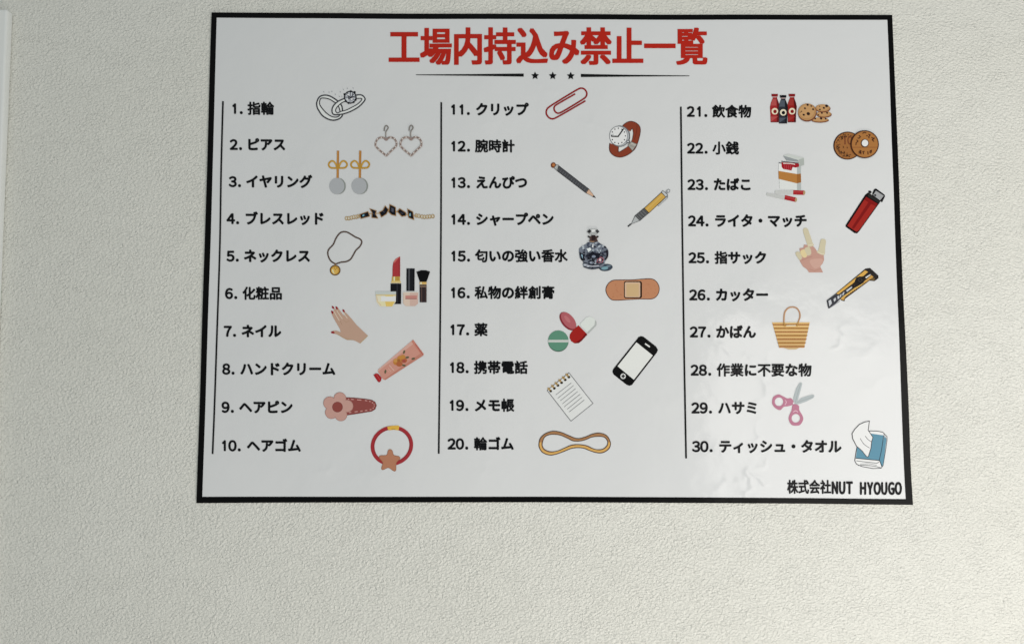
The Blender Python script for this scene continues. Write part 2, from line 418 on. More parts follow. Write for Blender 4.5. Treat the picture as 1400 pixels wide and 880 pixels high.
# ------------------------------------------------------------------ rules and stars
for pts, wds in (([(569, 103.4), (650, 103.9), (716, 104.2)], [.9, 2.4, 4.2]), ([(794, 104.3), (860, 104.6), (942, 104.8)], [4.2, 2.4, .9])):
    pc = Pic('title_rule', 0, 0, 1); pc.taper(pts, wds, '131415'); pc.done()
for cx in (731.5, 755.6, 780.2):
    pc = Pic('star', 0, 0, 1)
    pc.poly([(cx + (5.6 if k % 2 == 0 else 2.7) * math.sin(math.pi * k / 5), 105 - (5.6 if k % 2 == 0 else 2.7) * math.cos(math.pi * k / 5)) for k in range(10)], '101113'); pc.done()
for pts in ([(305.7, 139.5), (303.4, 230), (301.6, 330), (298.2, 440), (294.8, 540), (291.6, 620)], [(603.6, 141), (603.2, 300), (602, 450), (600.2, 619.5)], [(930.4, 147), (931.6, 250), (932.6, 330), (934.2, 440), (935.8, 540), (937.4, 626)]):
    pc = Pic('column_line', 0, 0, 1); pc.line(pts, 2.3, '131415', sm=True); pc.done()
# ------------------------------------------------------------------ illustrations, column one
W = 'c3c5c3'
pc = Pic('ring_picture', 425, 115, 16, 'line drawing of two interlocked rings, one with a gem')
a_out = [(140, 400), (200, 290), (310, 255), (420, 275), (520, 330), (610, 400), (680, 490), (695, 600), (690, 700), (620, 770), (500, 800), (380, 775), (260, 700), (180, 590), (140, 500)]
a_in = [(195, 400), (225, 325), (320, 320), (420, 345), (510, 400), (570, 440), (620, 520), (645, 620), (630, 700), (560, 735), (450, 715), (340, 640), (250, 540), (200, 460)]
A, B_ = cat(a_out), cat(a_in)
pc.sub('plain_ring').poly(A, 'd3d5d3', holes=[B_]); pc.line(A, 30, '3a3b40', closed=True); pc.line(B_, 22, '2c2d32', closed=True)
b_out = [(470, 620), (475, 540), (520, 460), (600, 390), (720, 335), (860, 290), (1000, 255), (1100, 250), (1165, 290), (1190, 345), (1150, 410), (1060, 500), (940, 575), (820, 630), (700, 665), (580, 680), (500, 670)]
b_in = [(545, 600), (560, 540), (610, 480), (700, 410), (840, 360), (980, 330), (1110, 325), (1110, 370), (1020, 455), (900, 520), (780, 580), (660, 610), (590, 645)]
A, B_ = cat(b_out), cat(b_in)
pc.sub('gem_ring').poly(A, 'd3d5d3', holes=[B_]); pc.line(A, 28, '3a3b40', closed=True); pc.line(B_, 20, '2c2d32', closed=True)
pc.sub('gem').poly(ell(868, 300, 128, 130, n=12), 'b9bcc2', ol='1c1d22', ow=26)
for a, b in (((780, 240), (960, 360)), ((800, 370), (950, 230)), ((870, 180), (860, 420)), ((750, 300), (985, 300)), ((810, 200), (830, 330)), ((920, 200), (900, 390)), ((830, 330), (980, 270))): pc.line([a, b], 15, '34343c')
for q in ((740, 235), (965, 190), (770, 385), (985, 355), (880, 172), (830, 425), (940, 405)): pc.poly(ell(q[0], q[1], 24, n=8), '17181d')
pc.poly([(790, 250), (840, 220), (850, 270)], 'e2e4ea').poly([(870, 330), (930, 310), (900, 370)], 'e2e4ea').poly([(790, 320), (830, 350), (800, 375)], 'dfe1e8')
pc.sub()
for x, y in ((467, 175), (540, 238), (405, 190), (630, 282), (685, 280), (805, 105), (650, 185), (930, 100), (290, 185), (718, 130)): pc.poly(ell(x, y, 9, 12, n=6), '7f828a')
pc.done()

def heart(ox):
    pc = Pic('heart_earring_picture', 505, 165, 16, 'beaded heart earring drawn with a small hook')
    pts = [(373, 430), (320, 388), (250, 380), (185, 415), (148, 480), (140, 555), (190, 620), (260, 685), (320, 730), (373, 775), (425, 730), (500, 655), (560, 600), (597, 550), (590, 470), (545, 405), (480, 378), (420, 390)]
    pts = [(x + ox, y) for x, y in pts]; c = cat(pts, n=8)
    pc.line(c, 46, 'a89a94', closed=True)
    acc = 0; last = c[0]; k = 0
    for q in c:
        acc += math.dist(q, last); last = q
        if acc > 27:
            acc = 0; k += 1
            pc.poly(ell(q[0] + random.uniform(-4, 4), q[1] + random.uniform(-4, 4), 15, 12, rot=40 * k, n=7), ('6d5f5c', 'cfc6c0', '7f6a63')[k % 3])
    pc.sub('hook')
    pc.line([(x + ox, y) for x, y in ((368, 380), (365, 310), (372, 245), (400, 205), (418, 165), (395, 128), (365, 125), (340, 165), (328, 240))], 24, '77716c', sm=True)
    pc.line([(372 + ox, 360), (368 + ox, 260)], 13, 'a59c95')
    pc.sub().poly(ell(373 + ox, 415, 40, 30, n=10), '8d7c78').done()
heart(0); heart(546)

def pearl(ox):
    pc = Pic('pearl_earring_picture', 440, 200, 11.74, 'gold stud earring with a grey disc drawn below')
    pc.line([(264 + ox, 78), (258 + ox, 520)], 36, 'a8743a').line([(258 + ox, 90), (252 + ox, 515)], 8, 'c08c50')
    pc.sub('butterfly_clasp')
    for s in (-1, 1):
        pc.line([(262 + ox + s * a, b) for a, b in ((8, 345), (30, 300), (60, 255), (100, 243), (140, 275), (145, 315), (115, 350), (60, 356), (0, 356))], 27, 'b48a35', sm=True)
        pc.line([(262 + ox + s * a, b) for a, b in ((18, 330), (40, 290), (66, 262), (100, 251))], 7, 'cfa95a', sm=True)
    pc.poly(ell(262 + ox, 325, 34, 36, n=10), 'b18536')
    pc.sub('disc').poly(ell(268 + ox, 645, 122, 130), '868a86').poly(ell(246 + ox, 645, 120, 130), 'a6a8ab').done()
pearl(0); pearl(357)

pc = Pic('bracelet_picture', 465, 270, 10.37, 'bracelet of black stones on a gold link chain')
for x, y in ((95, 300), (130, 300), (165, 292), (200, 283), (235, 280), (262, 272), (1085, 262), (1120, 268), (1165, 278), (1200, 282), (1240, 280), (1275, 276), (1318, 272)):
    pc.line(ell(x, y, 20, 25, n=12), 10, '9a7f58', closed=True).line(ell(x - 2, y - 2, 12, 17, n=8), 5, 'd6c7a6', closed=True)
pc.line([(260, 270), (420, 235), (560, 230), (700, 190), (840, 215), (960, 250), (1090, 265)], 12, 'a98d63')
for st in ([(285, 245), (400, 205), (425, 270), (300, 305)], [(425, 165), (520, 195), (505, 240), (540, 300), (455, 290), (460, 220)], [(645, 125), (690, 180), (660, 240), (590, 285), (560, 215), (610, 190)],
           [(710, 105), (790, 145), (795, 265), (735, 250), (695, 215)], [(815, 205), (850, 165), (940, 225), (935, 265), (880, 275)], [(960, 170), (1035, 210), (1050, 320), (975, 290)]):
    pc.sub('stone').poly(st, '15161c', ol='9a7449', ow=9)
    cx = sum(p[0] for p in st) / len(st); cy = sum(p[1] for p in st) / len(st)
    pc.line([(cx - 25, cy - 10), (cx + 10, cy + 14)], 7, '4a4b58').line([(cx - 5, cy - 28), (cx + 22, cy + 2)], 5, '33343f')
pc.sub().poly([(320, 255), (350, 240), (345, 270), (322, 275)], '6fa3b5').poly([(985, 235), (1005, 230), (1000, 275), (985, 265)], '7fb0be').poly([(730, 150), (765, 165), (760, 215), (735, 205)], '4c4e5c').done()

pc = Pic('necklace_picture', 440, 310, 12.57, 'brown cord necklace with a round gold pendant')
nk = [(240, 640), (160, 590), (112, 490), (120, 400), (200, 310), (240, 220), (290, 140), (350, 95), (430, 95), (500, 130), (580, 180), (660, 215), (692, 265), (660, 340), (590, 410), (545, 490), (500, 560), (430, 600), (340, 612), (280, 630)]
pc.line(nk, 24, '3f302a', closed=True, sm=True).line(nk, 7, '6a574c', closed=True, sm=True)
pc.sub('pendant').poly(ell(235, 750, 92, 90), '5b3f22').poly(ell(235, 750, 74, 73), 'b88e40').poly(ell(225, 758, 58, 56), 'd0a95a').poly([(180, 745), (200, 740), (215, 790), (235, 810), (205, 800)], 'ecdcb0', sm=True).line([(215, 700), (240, 745), (265, 705)], 9, '9a7330')
pc.line([(235, 640), (236, 672)], 20, '7c5a2c').done()

T = (505, 345, 11)
pc = Pic('lipstick_picture', *T, 'red lipstick in a black and gold case')
pc.poly([(350, 365), (352, 215), (365, 150), (400, 100), (455, 68), (467, 70), (466, 365)], 'a0373a').poly([(362, 150), (400, 100), (455, 70), (420, 115), (385, 160)], 'bd6a63').line([(452, 100), (452, 360)], 14, '8d2c30')
pc.sub('gold_band').poly([(345, 365), (464, 365), (464, 430), (340, 430)], 'b8974a').poly([(368, 368), (388, 368), (386, 430), (366, 430)], 'e8dcb0').poly([(335, 430), (472, 430), (478, 462), (328, 462)], 'd0b878')
for x in (405, 425, 445): pc.line([(x, 368), (x, 430)], 6, '957430')
pc.sub('lipstick_case').poly([(323, 470), (482, 470), (480, 778), (320, 778)], '17171b').line([(420, 480), (425, 770)], 16, '2b2c32').done()
pc = Pic('cream_jar_picture', *T, 'glass cream jar with amber contents')
pc.poly([(95, 590), (405, 590), (400, 740), (350, 815), (160, 815), (110, 750)], 'd6cfb8', sm=False).poly([(95, 590), (405, 590), (404, 632), (96, 632)], 'b9bfbd').poly([(100, 632), (404, 632), (403, 652), (101, 652)], 'c8b890')
pc.poly([(180, 665), (400, 665), (400, 735), (180, 735)], 'dcdfd8').poly([(130, 740), (390, 740), (350, 805), (170, 805)], 'd9cfa8').poly([(240, 742), (385, 742), (345, 812), (255, 812)], 'd8b868').poly([(245, 645), (365, 645), (365, 662), (245, 662)], 'dcbf78').line([(112, 660), (130, 745), (180, 800)], 12, 'cdb696').done()
pc = Pic('black_tube_picture', *T, 'plain black cosmetic tube')
pc.poly([(562, 245), (685, 245), (682, 582), (560, 582)], '1b1c20').poly([(590, 250), (612, 250), (610, 580), (588, 580)], '4c4d52').line([(672, 250), (670, 580)], 10, '0c0c0f').done()
pc = Pic('blush_jar_picture', *T, 'small pink blush jar')
pc.poly([(512, 600), (738, 600), (735, 770), (690, 808), (550, 808), (512, 770)], 'cdb9aa').poly([(610, 602), (736, 602), (733, 770), (690, 806), (612, 806)], 'c4a79c').poly([(545, 650), (720, 650), (715, 705), (545, 705)], 'b98078').line([(545, 698), (715, 698)], 10, '8f605c').line([(512, 602), (738, 602)], 9, 'd8d2c6').done()
pc = Pic('powder_brush_picture', *T, 'black powder brush with a gold ferrule')
pc.poly([(712, 295), (780, 272), (850, 272), (915, 292), (890, 370), (862, 445), (762, 445), (735, 370)], '0f0f11')
pc.sub('ferrule').poly([(758, 447), (864, 447), (862, 485), (758, 485)], 'c9a561').poly([(770, 450), (790, 450), (790, 483), (770, 483)], 'eadfba')
pc.sub('brush_handle').poly([(758, 490), (864, 490), (862, 752), (762, 752)], '30282a').line([(760, 515), (862, 515)], 8, 'b89a82').line([(790, 525), (790, 745)], 7, '69524a').line([(848, 525), (848, 745)], 5, '553f3a').done()

pc = Pic('hand_picture', 445, 412, 13.97, 'open hand with red painted fingernails')
pc.poly([(130, 250), (120, 200), (160, 200), (175, 150), (145, 120), (170, 120), (200, 165), (215, 140), (240, 115), (280, 170), (330, 240), (380, 290), (355, 220), (345, 175), (375, 195), (430, 250), (520, 350), (600, 450), (680, 525), (815, 655), (665, 800), (590, 760), (520, 735), (420, 738), (330, 690), (250, 640), (170, 612), (120, 600), (150, 560), (220, 560), (300, 590), (280, 520), (220, 420), (170, 330)], 'b39482')
for l in (((170, 190), (225, 290), (275, 375)), ((225, 180), (275, 260), (330, 335)), ((345, 200), (385, 270), (425, 325))): pc.line(l, 9, 'd9cdbd')
pc.line([(280, 365), (320, 440)], 7, '9a7a66').line([(350, 350), (400, 400), (460, 370)], 6, 'a68a70').line([(250, 635), (370, 700), (520, 738)], 8, 'a88c68').line([(815, 655), (665, 800)], 8, 'b09a68')
for cx, cy, r in ((137, 208, 70), (152, 118, 55), (222, 126, 60), (354, 182, 55)): pc.sub('fingernail').poly(ell(cx, cy, 32, 18, rot=r, n=12), '8a1620')
pc.sub('fingernail').poly(ell(148, 594, 36, 20, rot=12, n=12), '8a1620').sub().done()

pc = Pic('hand_cream_picture', 505, 460, 12.575, 'pink tube of hand cream with an orange flower')
pc.poly([(755, 52), (940, 300), (930, 325), (280, 745), (240, 735), (150, 600), (155, 565)], 'c08a7c').poly([(755, 52), (790, 100), (200, 560), (165, 600), (150, 600), (155, 565)], 'c89e92')
pc.poly([(930, 325), (280, 745), (250, 738), (895, 280)], 'b4796a')
pc.poly([(755, 52), (940, 300), (905, 330), (725, 85)], 'bb7b6c')
for i in range(7): pc.line([(790 + i * 19, 130 + i * 27), (812 + i * 19, 150 + i * 27)], 10, '9a4a48')
for cx, cy, r, h in ((470, 440, 60, 'b2763c'), (540, 380, 62, 'b8803e'), (600, 410, 52, 'a8603e'), (520, 470, 55, 'a55f3c'), (580, 350, 45, 'b67f42'), (455, 410, 38, 'bd8a4c'), (600, 420, 28, '9b4c45'), (510, 410, 30, '9b6234')): pc.poly(ell(cx, cy, r, r * .85, n=12), h)
for cx, cy, r in ((600, 265, 110), (655, 358, 170), (758, 380, 165), (598, 495, 10), (280, 602, 100)): pc.poly(ell(cx, cy, 34, 17, rot=r, n=10), '5c5a43')
pc.line([(345, 490), (430, 585)], 9, 'd9b9ac').line([(325, 545), (375, 600)], 8, 'd2aa9c').line([(310, 570), (350, 615)], 6, 'd2aa9c')
pc.sub('cap').poly([(75, 660), (120, 628), (160, 640), (215, 705), (205, 760), (170, 788), (150, 770)], '9c2328').line([(120, 640), (190, 750)], 9, 'b84a48').sub().done()

pc = Pic('hair_clip_picture', 435, 530, 15.556, 'dark pink hair clip with a pale felt flower')
o_ = [(590, 205), (760, 212), (1000, 235), (1140, 258), (1215, 300), (1245, 370), (1215, 450), (1140, 495), (950, 525), (760, 555), (590, 580)]
pc.poly(o_, '874844').line(o_, 12, '63302f')
st = cat([(640, 240), (760, 245), (1000, 265), (1120, 290), (1190, 340), (1195, 400), (1140, 455), (1000, 480), (850, 500), (660, 525)], closed=False, n=6)
for i in range(0, len(st) - 2, 4): pc.line([st[i], st[min(i + 2, len(st) - 1)]], 15, 'd09f9a')
pc.sub('felt_flower')
for cx, cy, r in ((470, 225, 128), (255, 320, 132), (290, 520, 130), (490, 570, 128), (620, 385, 128)): pc.poly(ell(cx, cy, r + 6, n=24), 'a67a72')
for cx, cy, r in ((470, 225, 122), (255, 320, 126), (290, 520, 124), (490, 570, 122), (620, 385, 122), (420, 400, 190)): pc.poly(ell(cx, cy, r, n=24), 'ba9288')
pc.poly(ell(418, 405, 110, n=24), '864640').line(ell(418, 405, 108, n=24), 8, '6e3434', closed=True).sub().done()

pc = Pic('hair_tie_picture', 500, 575, 11.733, 'red hair tie with a tan star and a yellow clasp')
e = ell(425, 395, 310, 290, rot=0, n=60)
pc.line([(x + (395 - y) * .06, y) for x, y in e], 60, '993036', closed=True)
pc.line([(x + (395 - y) * .06, y) for x, y in ell(425, 395, 288, 268, n=60)], 8, '7d2328', closed=True)
pc.sub('yellow_clasp').poly([(350, 92), (440, 75), (530, 72), (545, 90), (530, 150), (450, 140), (375, 150), (358, 125)], 'd2a848').line([(415, 128), (480, 130)], 9, '9d7a32')
s_ = [(395, 455), (430, 475), (455, 545), (540, 570), (552, 605), (495, 670), (488, 780), (455, 798), (370, 745), (285, 778), (260, 755), (280, 665), (225, 590), (240, 555), (340, 545), (365, 475)]
pc.sub('felt_star').poly(s_, 'ab765c', sm=True, ol='94634a', ow=9).sub().done()

# ------------------------------------------------------------------ illustrations, column two
pc = Pic('paper_clip_picture', 740, 115, 16, 'red wire paper clip')
cl = [(965, 380), (350, 750), (290, 775), (200, 765), (125, 700), (110, 600), (150, 530), (250, 460), (800, 130), (870, 108), (940, 130), (985, 190), (985, 270), (930, 340), (820, 405), (450, 635), (380, 655), (310, 620), (280, 560), (300, 490), (400, 425), (740, 230)]
def rnd(pts, n=4):
    out = [pts[0]]
    for a, b, c in zip(pts, pts[1:], pts[2:]):
        m1 = ((a[0] + b[0]) / 2, (a[1] + b[1]) / 2); m2 = ((b[0] + c[0]) / 2, (b[1] + c[1]) / 2)
        for k in range(n + 1):
            t = k / n; out.append(tuple((1 - t) ** 2 * m1[q] + 2 * t * (1 - t) * b[q] + t * t * m2[q] for q in (0, 1)))
    return out + [pts[-1]]
pc.line(rnd([(965, 380), (310, 765), (230, 785), (150, 745), (100, 660), (115, 570), (180, 505), (790, 130), (870, 98), (950, 125), (1000, 205), (985, 290), (910, 350), (420, 650), (345, 660), (280, 600), (275, 510), (340, 460), (740, 230)]), 34, '861a1c').done()

pc = Pic('wrist_watch_picture', 822, 160, 14.2, 'wrist watch with white dial and brown leather strap')
so = [(410, 185), (470, 130), (550, 98), (640, 110), (720, 165), (755, 240), (745, 360), (700, 520), (640, 640), (520, 740), (390, 790), (280, 780), (190, 720), (155, 640), (160, 520)]
pc.sub('strap').poly(so + [(330, 580), (335, 690), (430, 640), (540, 560), (600, 440), (615, 330), (600, 240), (550, 290)], '7f3a28').line(so, 12, '45211c', sm=True)
pc.line([(555, 285), (600, 235), (618, 330), (600, 440)], 9, '45211c', sm=True).line([(330, 590), (320, 690), (360, 690), (480, 610)], 9, '45211c').line([(690, 150), (680, 300), (640, 450)], 8, '5d2a20', sm=True)
pc.poly([(555, 300), (595, 245), (608, 330), (590, 440), (555, 480)], 'cfd1cf').poly([(338, 600), (470, 590), (345, 680)], 'd3d3d0')
pc.sub('buckle').poly([(510, 560), (580, 490), (690, 540), (600, 670)], '9c9891', ol='55524e', ow=9).line([(550, 560), (640, 600)], 8, '75716b').line([(575, 520), (660, 560)], 8, 'c9c7c2')
pc.sub('dial').poly(ell(355, 385, 200, 205, n=30), '5d6063').poly(ell(350, 385, 186, 192, n=30), 'a9abae').poly(ell(330, 380, 172, 186, n=30), 'd9dbda').line(ell(330, 380, 172, 186, n=30), 9, '707377', closed=True)
for k in range(12):
    t = math.radians(30 * k); pc.poly(ell(328 + 135 * math.sin(t), 380 - 148 * math.cos(t), 13, n=7), '2a2b2e')
pc.line([(430, 240), (322, 392), (190, 388)], 24, '1d1e20')
pc.sub('crown').poly(ell(518, 492, 34, n=10), '3b3d42').poly(ell(515, 490, 18, n=10), 'c7c8ca').sub().done()

pc = Pic('pencil_picture', 745, 215, 13.54, 'grey pencil with an eraser')
pc.poly([(250, 165), (810, 600), (760, 672), (225, 262)], '45464a', ol='202124', ow=10)
for k in range(14):
    t = (k + .5) / 14; x0 = 250 + 560 * t; y0 = 185 + 435 * t
    pc.line([(x0 - 4, y0 + 8), (x0 - 34, y0 + 55)], 7, '6a6b6e')
pc.sub('eraser').poly(ell(155, 158, 48, 52, n=14), '6b3a22').poly(ell(158, 155, 26, 30, n=10), 'b07145')
pc.sub('ferrule').poly([(165, 205), (205, 150), (255, 160), (225, 262)], '9da09f', ol='3a3b3b', ow=8).line([(190, 215), (225, 165)], 6, 'd0d2d0')
pc.sub('point').poly([(810, 600), (935, 765), (760, 672)], 'c8a58c', ol='4a3a33', ow=7).poly([(905, 715), (940, 768), (870, 738)], '0f0f10').sub().done()

pc = Pic('mechanical_pencil_picture', 850, 252, 13.33, 'yellow mechanical pencil with a ribbed grey grip')
pc.poly([(715, 160), (800, 235), (490, 530), (405, 445)], 'c09a4e', ol='4a3c24', ow=11)
pc.line([(740, 200), (450, 470)], 12, 'ccaa62')
pc.sub('grip').poly([(400, 445), (485, 530), (325, 668), (240, 580)], '5e5f61', ol='242526', ow=10)
for k in range(4): x = 270 + k * 38; y = 560 - k * 32; pc.line([(x, y), (x + 88, y + 86)], 12, '38393b')
pc.sub('tip').poly([(238, 582), (322, 668), (165, 735)], 'a7aaab', ol='3b3c3e', ow=9).line([(165, 730), (105, 778)], 24, '2a2b2e')
pc.sub('clip').line([(825, 200), (825, 250), (655, 400)], 24, '7c7e80').line([(822, 250), (660, 392)], 9, 'cfd0d0')
pc.sub('push_button').poly([(715, 150), (745, 125), (830, 200), (800, 240)], 'b7b9ba', ol='55575a', ow=9).poly([(785, 140), (840, 92), (878, 105), (875, 145), (820, 185)], '8b8d90').poly([(825, 130), (850, 110), (865, 130), (838, 150)], 'cfd0d0').sub().done()

pc = Pic('perfume_bottle_picture', 785, 308, 12.57, 'ornate dark crystal perfume bottle with its shadow')
pc.poly(ell(540, 730, 118, 62, rot=-6, n=20), '3b4450').poly(ell(520, 740, 60, 28, rot=-6, n=14), '7296a0').poly(ell(585, 705, 40, 16, rot=-6, n=10), '6c7a86')
body = [(240, 300), (320, 275), (400, 290), (470, 335), (550, 385), (585, 450), (580, 540), (530, 620), (510, 680), (440, 740), (300, 765), (180, 735), (145, 690), (150, 630), (95, 570), (80, 470), (85, 400), (160, 350)]
pc.sub('bottle').poly(body, '6e7480', sm=True)
cols = ['1b1c26', '272934', '8f97a4', 'c3c8cd', '3c4050', '12131a', '5f6674', 'aab3bb', '20212c', '49404e']
rr = random.Random(9)
def inb(x, y):
    c = False
    for i in range(len(body)):
        (x1, y1), (x2, y2) = body[i - 1], body[i]
        if (y1 > y) != (y2 > y) and x < (x2 - x1) * (y - y1) / (y2 - y1) + x1: c = not c
    return c
for k in range(150):
    x = rr.uniform(95, 575); y = rr.uniform(300, 745)
    if not (inb(x - 14, y) and inb(x + 14, y) and inb(x, y + 14) and inb(x, y - 14)): continue
    dark = 1 if (y > 470 and y < 640) or abs(x - 330) > 190 else 0
    h = rr.choice(['1b1c26', '12131a', '272934', '3c4050', '20212c', '8f97a4'] if dark else ['8f97a4', 'a8b0b8', '4a505e', '5f6674', '3c4050', '272934'])
    pc.poly([(x + rr.uniform(8, 32) * math.cos(t), y + rr.uniform(8, 26) * math.sin(t)) for t in (0.2, 1.5, 2.7, 3.9, 5.2)], h)
pc.poly([(250, 485), (330, 478), (440, 490), (430, 560), (350, 590), (260, 560)], '1a1b25').poly([(210, 410), (270, 390), (290, 430), (240, 470)], 'd0d5da').poly([(310, 330), (325, 320), (322, 390), (300, 385)], 'd9dee2')
pc.poly([(115, 500), (140, 520), (140, 580), (125, 570)], '8fb0c2').line([(95, 470), (120, 560), (150, 620)], 16, '14151c').line([(560, 430), (565, 540), (530, 600)], 26, '1c141d').line([(150, 640), (300, 690), (440, 680), (510, 640)], 14, '23232d').line([(160, 720), (300, 752), (440, 735)], 16, '1f2029').line([(170, 690), (300, 712), (420, 700)], 12, 'c2c3cc')
pc.poly(ell(330, 545, 36, 24, n=9), '7a8292').line([(380, 650), (400, 590), (450, 555), (500, 580), (480, 640), (410, 650)], 10, 'a8606c').poly(ell(440, 600, 22, 26, n=8), 'd8b8be').poly(ell(468, 590, 11, n=7), '14141a').poly(ell(420, 575, 8, n=7), '2a1c26')
pc.sub('neck').poly([(240, 200), (415, 200), (385, 240), (405, 290), (320, 300), (250, 285), (270, 240)], '4a3836').poly([(290, 180), (360, 180), (365, 260), (295, 270)], '2c2021').poly(ell(245, 203, 16, n=8), '1b1718').poly(ell(400, 203, 16, n=8), '1b1718').line([(265, 285), (320, 292), (340, 290)], 8, 'b58a5a')
pc.sub('stopper').poly([(215, 120), (260, 75), (390, 75), (430, 118), (380, 165), (270, 165)], 'a2a4a4').poly([(215, 120), (262, 78), (290, 110), (260, 150)], '2e2e30').poly([(430, 118), (388, 78), (360, 110), (390, 150)], '37373a').poly([(290, 85), (355, 82), (350, 120), (300, 130)], 'dfe1df').sub().done()

pc = Pic('adhesive_bandage_picture', 822, 370, 16.47, 'tan adhesive bandage with a beige pad')
bd = [(260, 225), (420, 215), (700, 212), (900, 195), (1100, 188), (1200, 220), (1275, 310), (1300, 420), (1270, 530), (1200, 610), (1100, 640), (900, 640), (600, 655), (350, 668), (230, 655), (150, 580), (105, 480), (105, 390), (160, 290)]
pc.poly(bd, 'b27c5c', sm=True, ol='4a2e28', ow=15)
pc.sub('pad').poly(rrect(505, 240, 910, 625, 45), '20140f').poly(rrect(525, 262, 872, 602, 30), 'c4a68c').poly(rrect(560, 300, 840, 585, 20), 'bfa27a').sub()
for k in range(26): pc.poly(ell(rr.choice([rr.uniform(190, 460), rr.uniform(950, 1220)]), rr.uniform(270, 600), 9, n=6), 'a8704e')
pc.done()

T = (742, 420, 13.14)
pc = Pic('pink_pill_picture', *T, 'dusky pink oval pill')
pc.poly(ell(450, 252, 195, 112, rot=50, n=30), '7c2c34').poly(ell(462, 240, 180, 96, rot=50, n=30), 'a55a60').poly(ell(440, 215, 80, 32, rot=50, n=14), 'b06a6e').done()
pc = Pic('capsule_picture', *T, 'capsule, half red and half white')
pc.poly([(640, 325), (800, 490), (690, 610), (640, 645), (570, 648), (510, 610), (480, 550), (485, 490), (520, 435)], '95211e').poly([(800, 490), (690, 610), (640, 645), (570, 648), (700, 560), (765, 465)], '6d1315')
pc.sub('white_half').poly([(665, 305), (770, 190), (840, 168), (910, 195), (965, 260), (960, 330), (815, 478)], 'cdd1cd').poly([(965, 260), (960, 330), (815, 478), (790, 455), (925, 320), (935, 230)], 'a9acaa').sub().done()
pc = Pic('green_tablet_picture', *T, 'round green tablet with a pale score line')
pc.poly(ell(278, 608, 184, 190, n=36), '3f5a4c').poly(ell(278, 600, 183, 182, n=36), '588570').poly([(95, 585), (462, 585), (460, 630), (96, 630)], 'b9bcb8').done()

pc = Pic('smartphone_picture', 830, 450, 10.35, 'black smartphone with an empty screen')
pc.poly([(400, 165), (440, 112), (475, 98), (510, 105), (690, 245), (715, 290), (700, 330), (390, 730), (350, 785), (310, 798), (275, 785), (90, 640), (72, 600), (85, 560)], '0d0d0e')
pc.sub('screen').poly([(412, 185), (642, 370), (375, 712), (145, 522)], 'd3d4d1')
pc.sub('speaker_slot').poly([(538, 195), (605, 242), (595, 258), (528, 212)], 'd3d4d1')
pc.sub('home_button').line(ell(224, 663, 32, 34, n=12), 13, 'c8c9c7', closed=True)
for k in range(4):
    t = math.radians(45 + 90 * k); pc.poly(ell(224 + 22 * math.cos(t), 663 + 22 * math.sin(t), 8, n=6), 'c8c9c7')
pc.sub().done()

pc = Pic('notepad_picture', 740, 502, 11, 'spiral notepad with ruled lines')
pc.poly([(88, 345), (415, 82), (775, 540), (445, 805)], 'cfd0cf', ol='66676a', ow=10)
for x0, y0, x1, y1 in ((218, 412, 450, 232), (245, 465, 483, 272), (285, 500, 515, 318), (315, 547, 545, 362), (343, 592, 582, 402), (388, 627, 612, 447), (415, 670, 645, 488)): pc.line([(x0, y0), (x1, y1)], 9, '77787b')
for k in range(6):
    x = 100 + k * 54.5; y = 305 - k * 42
    pc.sub('binding_ring').poly(ell(x + 40, y + 50, 22, 20, n=10), '26221c').line([(x, y), (x + 8, y + 22), (x + 38, y + 38)], 24, 'a5895a').line([(x + 30, y), (x + 15, y + 25)], 13, '8a7048')
pc.sub().done()

pc = Pic('rubber_band_picture', 730, 580, 12.5, 'tan rubber band pinched in the middle')
ro = [(85, 330), (110, 230), (200, 150), (330, 112), (470, 135), (600, 190), (740, 238), (880, 210), (1000, 160), (1120, 145), (1230, 180), (1290, 260), (1305, 340), (1270, 420), (1180, 475), (1080, 480), (960, 445), (860, 405), (760, 392), (640, 405), (500, 460), (370, 505), (260, 518), (150, 475), (95, 400)]
ri = [(145, 300), (180, 215), (250, 175), (340, 165), (450, 180), (570, 230), (660, 275), (760, 282), (870, 260), (980, 215), (1100, 200), (1200, 215), (1255, 280), (1250, 350), (1190, 410), (1110, 428), (1020, 415), (900, 360), (760, 340), (640, 350), (520, 400), (400, 450), (290, 462), (190, 430), (145, 370)]
A, B_ = cat(ro), cat(ri)
pc.poly(A, '9c7350', holes=[B_])
lo = [(110, 300), (115, 380), (160, 450), (260, 492), (370, 480), (500, 432), (640, 380), (760, 366), (880, 385), (960, 420), (1100, 455), (1200, 435), (1270, 370), (1285, 300)]
pc.line(lo, 32, 'caa05c', sm=True).line(A, 13, '3e2a1f', closed=True).line(B_, 12, '3e2a1f', closed=True).done()

# ------------------------------------------------------------------ illustrations, column three
def bottle(ox, oy, c0, c1, c2, cap, lab):
    pc = Pic('soda_bottle_picture', 1045, 120, 14.74, lab)
    q = lambda L: [(x + ox, y + oy) for x, y in L]
    pc.poly(q([(160, 185), (245, 185), (250, 230), (285, 320), (300, 400), (285, 560), (282, 700), (120, 702), (115, 560), (105, 400), (125, 310), (160, 230)]), c0)
    pc.poly(q([(235, 190), (250, 230), (285, 320), (300, 400), (285, 560), (282, 700), (240, 700), (250, 420), (240, 300)]), c1)
    pc.poly(q([(150, 240), (230, 240), (235, 370), (120, 370), (130, 310)]), c2)
    pc.poly(q([(125, 590), (270, 590), (130, 690)]), c2).line(q([(120, 700), (282, 700)]), 14, c1)
    pc.sub('bottle_cap').poly(q([(135, 138), (265, 138), (262, 188), (138, 188)]), cap).poly(q([(160, 190), (240, 190), (238, 208), (162, 208)]), 'b49a98')
    pc.sub('round_label').poly(ell(203 + ox, 485 + oy, 66, 66, n=18), 'd9cdb4').poly(ell(206 + ox, 490 + oy, 36, 38, n=9), cap).sub().done()
bottle(0, 0, '94282a', '5f1a1c', 'a44a48', '7a1a1c', 'left red glass bottle with a round label')
